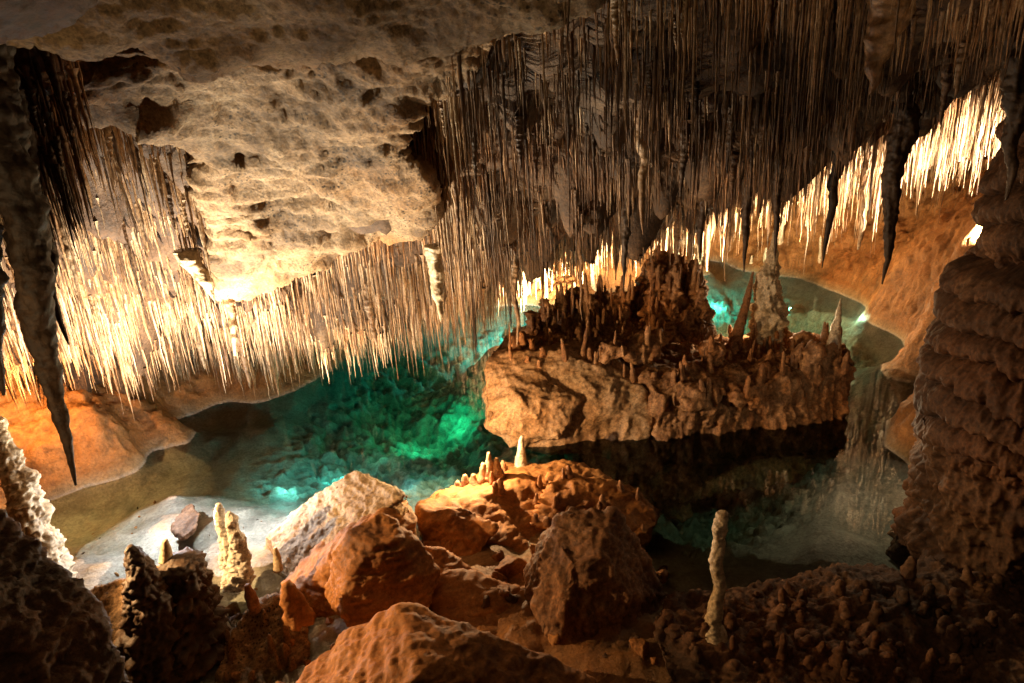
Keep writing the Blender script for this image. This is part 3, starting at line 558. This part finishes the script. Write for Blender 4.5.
# small growths scattered over island, shelf and mound: variants copied
def variant(name, mat, h=1., k=0):
    g = np.random.default_rng(k+100); bend = g.normal(0, .05, 2)
    prof_ = [.5, .42, .34, .30, .24, .12] if k % 2 else [.5, .36, .33, .34, .28, .12]
    return tube_mesh(name, [(0, 0, -.15), (0, 0, .15), (bend[0], bend[1], .45), (bend[0]*1.5, bend[1], .75), (bend[0]*2, bend[1]*2, .95), (bend[0]*2, bend[1]*2, 1.0)],
                     [.5, .42, prof_[2], prof_[3]*.95, prof_[4]*.8, .06], sides=16, bumps=.3, bs=2.2, seed=k*3.1)
for k, mt in enumerate([MT['island'], MT['dark'], MT['pale'], MT['ledge']]): pass
def scatter(objs, picks, n, hr, rr, mat, name, labels, group, dens=None, seed=1, vis=None):
    g = np.random.default_rng(seed); mes = [variant(name, mat, k=seed*7+i) for i in range(6)]
    trees = [bvh_of(o.data) for o in objs]; cnt = 0; tries = 0
    for m in mes: m.materials.append(mat)
    poly = np.array(picks, float)
    while cnt < n and tries < n*40:
        tries += 1
        u = g.uniform(poly[:, 0].min(), poly[:, 0].max()); v_ = g.uniform(poly[:, 1].min(), poly[:, 1].max())
        if inside_dist(poly, np.array([[u, v_]]))[0][0] < 0: continue
        d = Vector(ray(u, v_)).normalized(); best = None
        for t in trees:
            h = t.ray_cast(Vector(CAM), d)
            if h[0] is not None and (best is None or h[3] < best[3]): best = h
        if best is None or best[1].z < .45: continue
        p = best[0]; H = g.uniform(*hr)*(1 if g.random() > .15 else 1.7); rad = g.uniform(*rr)
        o = bpy.data.objects.new(name, mes[g.integers(6)]); COL.objects.link(o)
        o.location = p; o.scale = (rad*2, rad*2, H); o.rotation_euler = (g.normal(0, .06), g.normal(0, .06), g.uniform(0, 6.28))
        tag(o, labels, 'stalagmite', group); cnt += 1
    return cnt
n1 = scatter([isl_a, isl_b, isl_c], [(500, 330), (545, 290), (600, 275), (650, 255), (700, 262), (705, 330), (760, 335), (845, 335), (845, 390), (660, 400), (600, 375), (495, 360)], 130, (.07, .36), (.025, .08), MT['flow'],
             'stub_stalagmite', 'small brown stub crowding the top of the rust brown island', 'stubby stalagmites on the island', seed=2)
n2 = scatter([shelf], [(655, 610), (760, 592), (1024, 560), (1024, 683), (680, 683)], 85, (.06, .19), (.05, .10), MT['dark'], 'shelf_stalagmite',
             'stubby dark growth on the knobbly lower right shelf', 'stubby growths on the lower right shelf', seed=3)
n3 = scatter([base], [(75, 590), (300, 590), (300, 683), (110, 683)], 26, (.10, .25), (.03, .06), MT['ledge'], 'mound_stalagmite',
             'small tan knob on the mound by the dark stalagmites', 'small knobs on the mound', seed=4)
n6 = scatter([isl_c, isl_b], [(530, 330), (545, 300), (600, 285), (650, 248), (700, 258), (706, 330)], 50, (.15, .5), (.03, .06), MT['flow'], 'crag_stalagmite', 'thin dark spire bristling from the crags at the back of the island', 'spires on the island crags', seed=8)
n4 = scatter([B3], [(450, 500), (490, 455), (640, 465), (665, 530), (560, 540), (500, 500)], 22, (.08, .22), (.03, .08), MT['island'], 'rock_stalagmite',
             'small knob growing on the broad stepped rock', 'knobs on the stepped rock', seed=5)
n5 = scatter([ground], [(500, 262), (700, 240), (800, 240), (830, 250), (820, 262), (690, 268), (560, 300), (500, 310)], 34, (.2, .8), (.05, .11), MT['pale'], 'far_stalagmite',
             'small glowing stalagmite on the far lamplit bank', 'stalagmites on the far bank', seed=6)
# shell fringe of pale fingers on the stepped rock, left
for i, (u, v_, h) in enumerate([(458, 490, .16), (466, 486, .2), (474, 484, .17), (484, 478, .26), (490, 470, .3), (497, 470, .2)]):
    q = P(u, v_, 9.2); me = tube_mesh('pale_finger', [q+np.array([0, 0, -.2]), q, q+np.array([0, 0, h])], [.12, .08, .03], sides=16, bumps=.25, bs=7, seed=i*2.)
    tag(link('pale_finger', me, MT['ledge']), 'small pale finger in the crown on the left corner of the stepped rock', 'stalagmite', 'pale fingers on the stepped rock')

# ------------------------------------------------------------------ stalactites
area = [(-14, 15.5, 3.9, 27)]
cand = []
def poisson(x0, x1, y0, y1, s):
    nx = int((x1-x0)/s); ny = int((y1-y0)/s)
    X, Y = np.meshgrid(np.arange(nx), np.arange(ny)); X = x0+(X+.5+rng.uniform(-.48, .48, X.shape))*s; Y = y0+(Y+.5+rng.uniform(-.48, .48, Y.shape))*s
    return np.c_[X.ravel(), Y.ravel()]
xy = np.r_[poisson(-11, 15, 4., 9, .072), poisson(-13, 15.5, 9, 16, .084), poisson(-8, 15.5, 16, 25, .12)]
z = C(xy[:, 0], xy[:, 1]); gz_ = GR(xy[:, 0], xy[:, 1]); p3 = np.c_[xy, z*0]
cl = fbm(p3, .9, 3, off=60); cl2 = fbm(p3, 3.2, 2, off=77)
big = rng.random(len(xy))
near = sstep(12, 5, xy[:, 1])
L = (.20+.55*cl+.40*cl2+rng.exponential(.30, len(xy)))*(1-.25*sstep(0, -2, xy[:, 0]))
L *= np.interp(xy[:, 1], [4, 7, 10, 14, 20, 25], [.8, 1.1, 1.4, 1.5, 1.2, .9])
right = sstep(-1.5, .5, xy[:, 0])
L *= (1-.42*right*sstep(15, 13, xy[:, 1]))*(1-.22*(1-right))
L *= 1+.4*sstep(14, 15.5, xy[:, 1])*right
longs = rng.random(len(xy)) > .93; L[longs] *= rng.uniform(1.4, 2.4, longs.sum())
L *= 1+.5*sstep(8, 10, xy[:, 0])*sstep(13, 16, xy[:, 1])
L = np.clip(L, .12, 3.0)
r = (.006+.010*rng.random(len(xy))**1.5+.008*np.sqrt(L))*(1-.25*near)*(1+.35*sstep(14, 17, xy[:, 1]))
r *= 1+.18*(xy[:, 0] < -1); fat = big > .955; r[fat] *= rng.uniform(1.8, 5.5, fat.sum()); L[fat] *= rng.uniform(1.0, 1.35, fat.sum())
room = z-np.maximum(gz_, 0)-.08
L = np.minimum(L, np.maximum(room, 0)*rng.uniform(.8, 1., len(xy)))
sel = (room > .25) & (L > .1)
# keep the sight line to bright far curtain low in the middle, and bare limestone region free
root = np.c_[xy, z+.06]; tipp = np.c_[xy, z-L]
ur, vr, fr_ = proj(root); ut, vt, ft = proj(tipp)
sel &= (ut > -140) & (ut < 1160) & (vt > -40)
thin_ = fbm(p3, 1.6, 2, off=91); sel &= (rng.random(len(xy)) < np.clip(.72+.9*thin_, .12, 1))
# curtain bottoms follow the ragged line of the photograph by shortening near ones that would hang over the island
lim = np.interp(ut, [0, 100, 200, 300, 400, 480, 500, 540, 700, 780, 860, 900, 960, 1024], [400, 415, 402, 385, 385, 392, 345, 300, 285, 275, 285, 275, 240, 225])
near_lim = np.interp(ut, [0, 60, 90, 200, 420, 500, 560, 640, 700, 780, 830, 865, 900, 960, 1024], [330, 290, 180, 170, 330, 320, 258, 236, 232, 226, 200, 150, 108, 84, 70])
wn = sstep(13.5, 11.5, xy[:, 1])
lim = np.where(ut > 480, lim*(1-wn)+near_lim*wn, lim); lim = np.where((ut < 240) & (xy[:, 1] < 7.5), near_lim, lim)
saw = np.abs(perlin(np.c_[xy[:, 0]*2.1, xy[:, 1]*.9, xy[:, 0]*0+3])); saw2 = np.abs(perlin(np.c_[xy[:, 0]*6.1, xy[:, 1]*2.9, xy[:, 0]*0+9]))
amp = np.where(ut > 480, 120, 45)
lim2 = lim+8-amp*saw-.5*amp*saw2+rng.normal(0, 12, len(xy))
for _ in range(6):
    over = (vt > lim2) & sel
    L[over] *= .82; tipp = np.c_[xy, z-L]; ut, vt, ft = proj(tipp)
sel &= (L > .12)
# clear what would poke through the bare limestone mass
sD, _ = inside_dist(smooth_poly(low, 2), np.c_[ut, vt]); sR, _ = inside_dist(smooth_poly(low, 2), np.c_[ur, vr])
DL = RBF(dl, .02)(np.clip(ut, 0, 620), np.clip(vt, 0, 290))
sel &= ~((sD > -6) & (xy[:, 1] < DL+.5)) & ~((sD > -8) & fat & (xy[:, 1] < DL+1.2)) & ~((sR > 0) & (xy[:, 1] < DL+.1)) & ~((vr < 120) & (ut < 440) & (xy[:, 1] < 6.5))
ex = []
for _ in range(330):
    u_, v_ = rng.uniform(-70, 76), rng.uniform(38, 175); y_ = rng.uniform(4.75, 5.3)
    q = P(u_, v_, y_+(175-v_)*.002); ex.append((*q, rng.uniform(.25, .75)*(1.5 if u_ < 25 else 1), rng.uniform(.008, .022)))
ex = np.array(ex); n0 = len(xy)
xy = np.r_[xy, ex[:, :2]]; z = np.r_[z, ex[:, 2]]; L = np.r_[L, ex[:, 3]]; r = np.r_[r, ex[:, 4]]; fat = np.r_[fat, np.zeros(len(ex), bool)]; sel = np.r_[sel, np.ones(len(ex), bool)]
root = np.c_[xy, z+.06]; tipp = np.c_[xy, z-L]
r = np.minimum(r, .012+.075*L)
idx = np.where(sel)[0]
xy, z, L, r, root, tipp, fat = xy[idx], z[idx], L[idx], r[idx], root[idx], tipp[idx], fat[idx]
print('stalactites', len(xy))

# which of them show: front to back occupancy
occ = np.zeros((683, 1024), bool)
X, Y = np.meshgrid(np.arange(1024), np.arange(683)); 
for pl in (low, up):
    s_, _n = inside_dist(smooth_poly(pl, 1), np.c_[X.ravel(), Y.ravel()][::1]); occ |= (s_ > 0).reshape(683, 1024)
order = np.argsort(xy[:, 1]); ur, vr, fr_ = proj(root); ut, vt, ft = proj(tipp); score = np.zeros(len(xy))
for i in order:
    n = int(max(2, vt[i]-vr[i])); tt = np.linspace(0, 1, n); uu = ur[i]+(ut[i]-ur[i])*tt; vv = (vr[i]+(vt[i]-vr[i])*tt).astype(int)
    hw = np.maximum(.5, r[i]*FPX/fr_[i]*(1-tt*.8))
    ok = (vv >= 0) & (vv < 683)
    for a_, w_, y_ in zip(uu[ok][::2], hw[ok][::2], vv[ok][::2]):
        x0, x1 = int(max(0, a_-w_)), int(min(1024, a_+w_+1))
        if x1 <= x0: continue
        seg = occ[y_:y_+2, x0:x1]; score[i] += (~seg).sum(); seg[...] = True
top = np.argsort(-score)[:286]; isind = np.zeros(len(xy), bool); isind[top] = True

def stal_batch(ii, rings, sides, seed=0):
    """one mesh holding the dense background growth of thin dripstone"""
    n = len(ii); t = np.linspace(0, 1, rings)
    prof = (1-t)**.9*.86+.14*(1-t**6)
    a = np.linspace(0, 2*np.pi, sides, endpoint=False)
    g = np.random.default_rng(seed)
    zz = (z[ii]+.08)[:, None]-(L[ii]+.08)[:, None]*t[None]
    wob = g.normal(0, .006, (n, rings, 2)).cumsum(1)*L[ii][:, None, None]
    cx = xy[ii, 0][:, None]+wob[..., 0]; cy = xy[ii, 1][:, None]+wob[..., 1]
    rad = r[ii][:, None]*prof[None]*g.uniform(.55, 1.5, (n, rings)); rad = np.where(fat[ii][:, None], rad*g.uniform(.6, 1.5, (n, rings)), rad); rad[:, 1:-1] = (rad[:, :-2]+2*rad[:, 1:-1]+rad[:, 2:])/4; rad[:, 0] *= 1.8; rad[:, -1] = r[ii]*.12
    ecc = g.uniform(.7, 1.35, (n, 1, sides))
    V = np.empty((n, rings, sides, 3)); V[..., 0] = cx[..., None]+np.cos(a)*rad[..., None]*ecc; V[..., 1] = cy[..., None]+np.sin(a)*rad[..., None]*ecc; V[..., 2] = zz[..., None]
    b = np.arange(n)[:, None, None]*rings*sides; i = np.arange(rings-1)[None, :, None]*sides; j = np.arange(sides)[None, None]; k = (j+1) % sides
    F = np.stack([b+i+j, b+i+sides+j, b+i+sides+k, b+i+k], 3).reshape(-1, 4)
    return mesh_np('stalactite_growth', V.reshape(-1, 3), F)
rest = np.where(~isind)[0]
me = stal_batch(rest, 12, 6)
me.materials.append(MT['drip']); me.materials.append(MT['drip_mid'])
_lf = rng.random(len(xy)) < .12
_dk = (((xy[:, 0] > -.3) & (xy[:, 1] < 13.2) & (xy[:, 1] > 5.8)) | (ut < 85) & (xy[:, 1] < 6.5)) & (rng.random(len(xy)) < .9) | _lf  # backlit near curtain takes the darkened copy, plus a random share
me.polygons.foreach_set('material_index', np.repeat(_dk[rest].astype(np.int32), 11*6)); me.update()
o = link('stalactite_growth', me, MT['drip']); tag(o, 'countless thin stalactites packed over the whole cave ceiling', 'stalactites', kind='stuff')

VAR = []; VARD = []
for k in range(10):
    g = np.random.default_rng(k); n = 8; b_ = g.normal(0, .006, (n, 2)).cumsum(0)
    path = [(b_[i, 0], b_[i, 1], .06-1.06*i/(n-1)) for i in range(n)]
    # unit tube built at a slim ratio so that its relief survives the scaling
    me = tube_mesh('stalactite', [(p_[0]*1, p_[1]*1, p_[2]) for p_ in path], np.array([1.5, .95, .86, .7, .6, .45, .3, .1])*.04*g.uniform(.85, 1.15, n), sides=12, bumps=.3, bs=16, seed=k*5., sub=.8)
    me.materials.append(MT['drip']); VAR.append(me)
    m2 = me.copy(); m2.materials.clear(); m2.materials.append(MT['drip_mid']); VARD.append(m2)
def region(u, v, y):
    if u < 230: return 'slender bright stalactite in the glowing curtain over the left bank', 'stalactites over the left bank'
    if u < 440 and y < 20: return 'thin pale stalactite in the fringe below the limestone mass', 'stalactites below the limestone mass'
    if u < 560: return 'long brown stalactite in the curtain above the turquoise channel', 'stalactites above the turquoise channel'
    if v < 130: return 'olive brown stalactite in the topmost fringe nearest the viewer', 'stalactites in the topmost fringe'
    if u < 800: return 'dark backlit stalactite hanging above the island', 'stalactites above the island'
    return 'stalactite hanging in the curtain before the right bank', 'stalactites before the right bank'
for i in top:
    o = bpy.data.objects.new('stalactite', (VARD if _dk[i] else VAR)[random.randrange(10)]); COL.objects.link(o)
    o.location = (xy[i, 0], xy[i, 1], z[i]); o.scale = (r[i]/.04, r[i]/.04, L[i]); o.rotation_euler = (random.gauss(0, .012), random.gauss(0, .012), random.uniform(0, 6.28))
    lb, gr = region(ut[i], vt[i], xy[i, 1]); tag(o, lb, 'stalactite', gr)

def big_stal(name, u0_, v0_, u1_, v1_, y, rad, mat, label, rough=.25, twist=0.):
    a = P(u0_, v0_, y); zt_ = P(u1_, v1_, y); b = np.array([zt_[0], y, zt_[2]]); n = 9; pts = [a+(b-a)*i/(n-1) for i in range(n)]
    for i in range(1, n-1): pts[i] = pts[i]+np.array([random.gauss(0, .02), random.gauss(0, .02), 0])
    rs = np.array([1.15, 1.0, .92, .8, .72, .58, .42, .26, .06])*rad
    me = tube_mesh(name, pts, rs, sides=32, bumps=rough, bs=5, flute=.16 if rad > .09 else .05, seed=u0_*.13, sub=2)
    return tag(link(name, me, mat), label, 'stalactite')
big_stal('dark_spike', -22, 20, 76, 485, 4.4, .145, MT['drip_shaded'], 'big black tapering spike hanging down over the left bank, longest of the left group')
big_stal('shadowed_spike', 4, 90, 69, 345, 4.7, .085, MT['drip_shaded'], 'shorter black spike just right of the longest one')
big_stal('edge_spike', -42, 30, 4, 395, 4.4, .14, MT['drip_shaded'], 'dark spike cut off by the left edge')
big_stal('long_stalactite', 505, 120, 517, 345, 10.2, .12, MT['drip'], 'long smooth brown stalactite reaching down to the left tip of the island')
big_stal('thin_drop', 577, 200, 582, 320, 11.5, .05, MT['drip'], 'thin stalactite hanging left of the island peak')
big_stal('heavy_stalactite', 908, 60, 882, 284, 8.5, .15, MT['drip_shaded'], 'heavy ragged dark stalactite hanging lowest before the right bank')
big_stal('broad_stalactite', 846, 100, 822, 268, 9.2, .09, MT['drip_shaded'], 'broad dark stalactite left of the heavy ragged one')
big_stal('knotted_stalactite', 625, 110, 624, 285, 9.5, .12, MT['drip_shaded'], 'knotted dark stalactite above the island peak')
big_stal('paired_stalactite', 705, 120, 700, 262, 9.5, .10, MT['drip_shaded'], 'dark stalactite right of the island peak')
big_stal('blade_stalactite', 752, 110, 744, 272, 9.2, .10, MT['drip_shaded'], 'dark narrow stalactite left above the bright cream stalagmite')
big_stal('lance_stalactite', 783, 90, 775, 262, 9., .09, MT['drip_shaded'], 'dark lance-like stalactite pointing at the bright cream stalagmite')
big_stal('column_top', 1028, -60, 1006, 200, 7.0, .17, MT['drip_shaded'], 'dark stalactite meeting the top of the flowstone column')
big_stal('stub_stalactite', 640, 80, 643, 235, 7.5, .07, MT['drip'], 'pale brown stalactite alongside the knotted one')
big_stal('folded_stalactite', 893, -20, 870, 95, 5.2, .13, MT['drip'], 'pale folded blade of dripstone in the top fringe at the right')
big_stal('cream_spike', 434, 245, 441, 322, 9.3, .12, MT['pale'], 'thick cream stalactite at the right end of the limestone mass')
big_stal('cream_spike', 186, 250, 214, 300, 9.0, .14, MT['pale'], 'cream cone stalactite at the lower left corner of the limestone mass')

# ------------------------------------------------------------------ lamps of the show cave, some added as fills
def lamp(name, loc, power, col, r=.08, spot=None, target=None, blend=.6):
    l = bpy.data.lights.new(name, 'SPOT' if spot else 'POINT'); l.energy = power; l.color = col; l.shadow_soft_size = r
    o = bpy.data.objects.new(name, l); COL.objects.link(o); o.location = tuple(loc)
    if spot:
        l.spot_size = R(spot); l.spot_blend = blend
        o.rotation_euler = (Vector(tuple(target))-Vector(tuple(loc))).to_track_quat('-Z', 'Y').to_euler()
    return o
WARM = (1, .72, .42); AMB = (1, .5, .16); WHITE = (1, .88, .74)
lp = P(185, 572, 7.3)
LW = (1, .82, .60)
lamp('lamp', lp, 6300, LW, r=.01, spot=88, target=P(130, 225, 10.4), blend=.9)
lamp('lamp', PZ(330, 470, 0)+np.array([-.1, .4, .25]), 800, (1, .80, .55), r=.0, spot=95, target=P(350, 300, 12.5), blend=.9)
lamp('lamp', lp+np.array([-.2, .35, .1]), 4200, (1, .84, .60), r=.0, spot=72, target=P(330, 225, 8.6), blend=.9)
lamp('lamp', PZ(165, 535, 0)+np.array([0, 0, 1.0]), 170, (.96, .97, 1), r=.0)
lamp('lamp', PZ(262, 528, 0)+np.array([0, 0, .8]), 130, (.96, .97, 1), r=.0)
lamp('lamp', P(20, 400, 10.0), 220, AMB, r=.0)
lamp('lamp', P(250, 350, 12.6)+np.array([0, 0, .3]), 50, AMB, r=.0)
lamp('lamp', (1.2, 15.8, .55), 12000, (1, .84, .56), r=.02, spot=125, target=(.6, 18.2, 3.), blend=.8)
lamp('lamp', (4.4, 15.9, .55), 9000, (1, .82, .54), r=.02, spot=130, target=(4.8, 18.2, 3.4), blend=.7)
lamp('lamp', (7.4, 16.6, .7), 5000, (1, .80, .52), r=.02, spot=110, target=(7.4, 19.0, 4.2), blend=.8)
lamp('lamp', (7.6, 17.6, 1.2), 260, (1, .66, .32), r=.02)
lamp('lamp', P(1010, 245, 12.5)+np.array([0, 0, .3]), 6500, (1, .85, .64), r=.0, spot=100, target=P(910, 185, 16.5), blend=.6)
lamp('lamp', P(772, 330, 13.9)+np.array([0, 0, .4]), 220, WARM, r=.02)
lamp('lamp', P(465, 458, 9.3)+np.array([0, 0, .35]), 330, (1, .66, .34), r=.0)
# beside the viewing path, then added fill lamps
lamp('lamp', (-5.6, 6.3, 2.3), 1150, (1, .58, .24), spot=100, target=(-.6, 7.5, .4), r=.02)
lamp('lamp', (-3.5, 1.5, 4.0), 190, (1, .68, .34), spot=100, target=(-1.5, 6, 6.6), r=.02)
lamp('lamp', (3.5, 2.0, 4.6), 90, (1, .72, .42), spot=55, target=(3.6, 5.0, 7.2), r=.02)
lamp('lamp', (.6, 2.0, 4.5), 45, (1, .6, .32), spot=80, target=(5, 8, 1.2), r=.02)
lamp('lamp', (2.9, 4.4, 6.0), 42, (1, .66, .38), spot=70, target=(5.2, 6.6, 2.6), r=.02)  # added fill, makes the column tiers cast shadows
lamp('lamp', (5.0, 8.9, 1.3), 32, (1, .74, .45), r=.0)  # unseen lamp added to brighten the lake bed by the column
lamp('lamp', (-1.6, 1.8, 4.6), 14, (1, .62, .34), spot=90, target=(-2.8, 4, 2.6))  # added weak fill to lift the dark left slope
# under water
for u_, v_, h_, e_, c_ in [(450, 398, .5, 20, (.03, 1., .4)), (415, 418, .5, 14, (.03, 1., .42)), (380, 440, .5, 3, (.06, 1., .6)), (335, 468, .35, 13, (.12, 1., .9)), (290, 492, .35, 12, (.2, 1., .9)),
                           (525, 340, .4, 150, (.08, 1., .9)), (495, 368, .5, 70, (.05, 1., .7)), (402, 488, .5, 10, (.1, .9, 1)), (440, 470, .6, 5, (.06, .8, .6)), (720, 300, .4, 45, (.1, 1., .75)), (790, 305, .25, 9, (.3, 1., .7)), (855, 330, .25, 12, (.7, 1., .6))]:
    q = PZ(u_, v_, -.5); zg = float(G(q[0:1], q[1:2])[0]); lamp('lamp', (q[0], q[1], min(-.08, zg+h_)), e_, c_, r=.0)

w = bpy.data.worlds.new('World'); scn.world = w; w.use_nodes = True
w.node_tree.nodes['Background'].inputs[0].default_value = (1, .7, .45, 1); w.node_tree.nodes['Background'].inputs[1].default_value = .004

scn.view_settings.view_transform = 'Standard'; scn.view_settings.look = 'None'; scn.view_settings.exposure = 0
cy = scn.cycles; cy.use_denoising = True; cy.max_bounces = 6; cy.diffuse_bounces = 3; cy.glossy_bounces = 3; cy.transparent_max_bounces = 10; cy.sample_clamp_indirect = 6
cy.caustics_reflective = False; cy.caustics_refractive = False
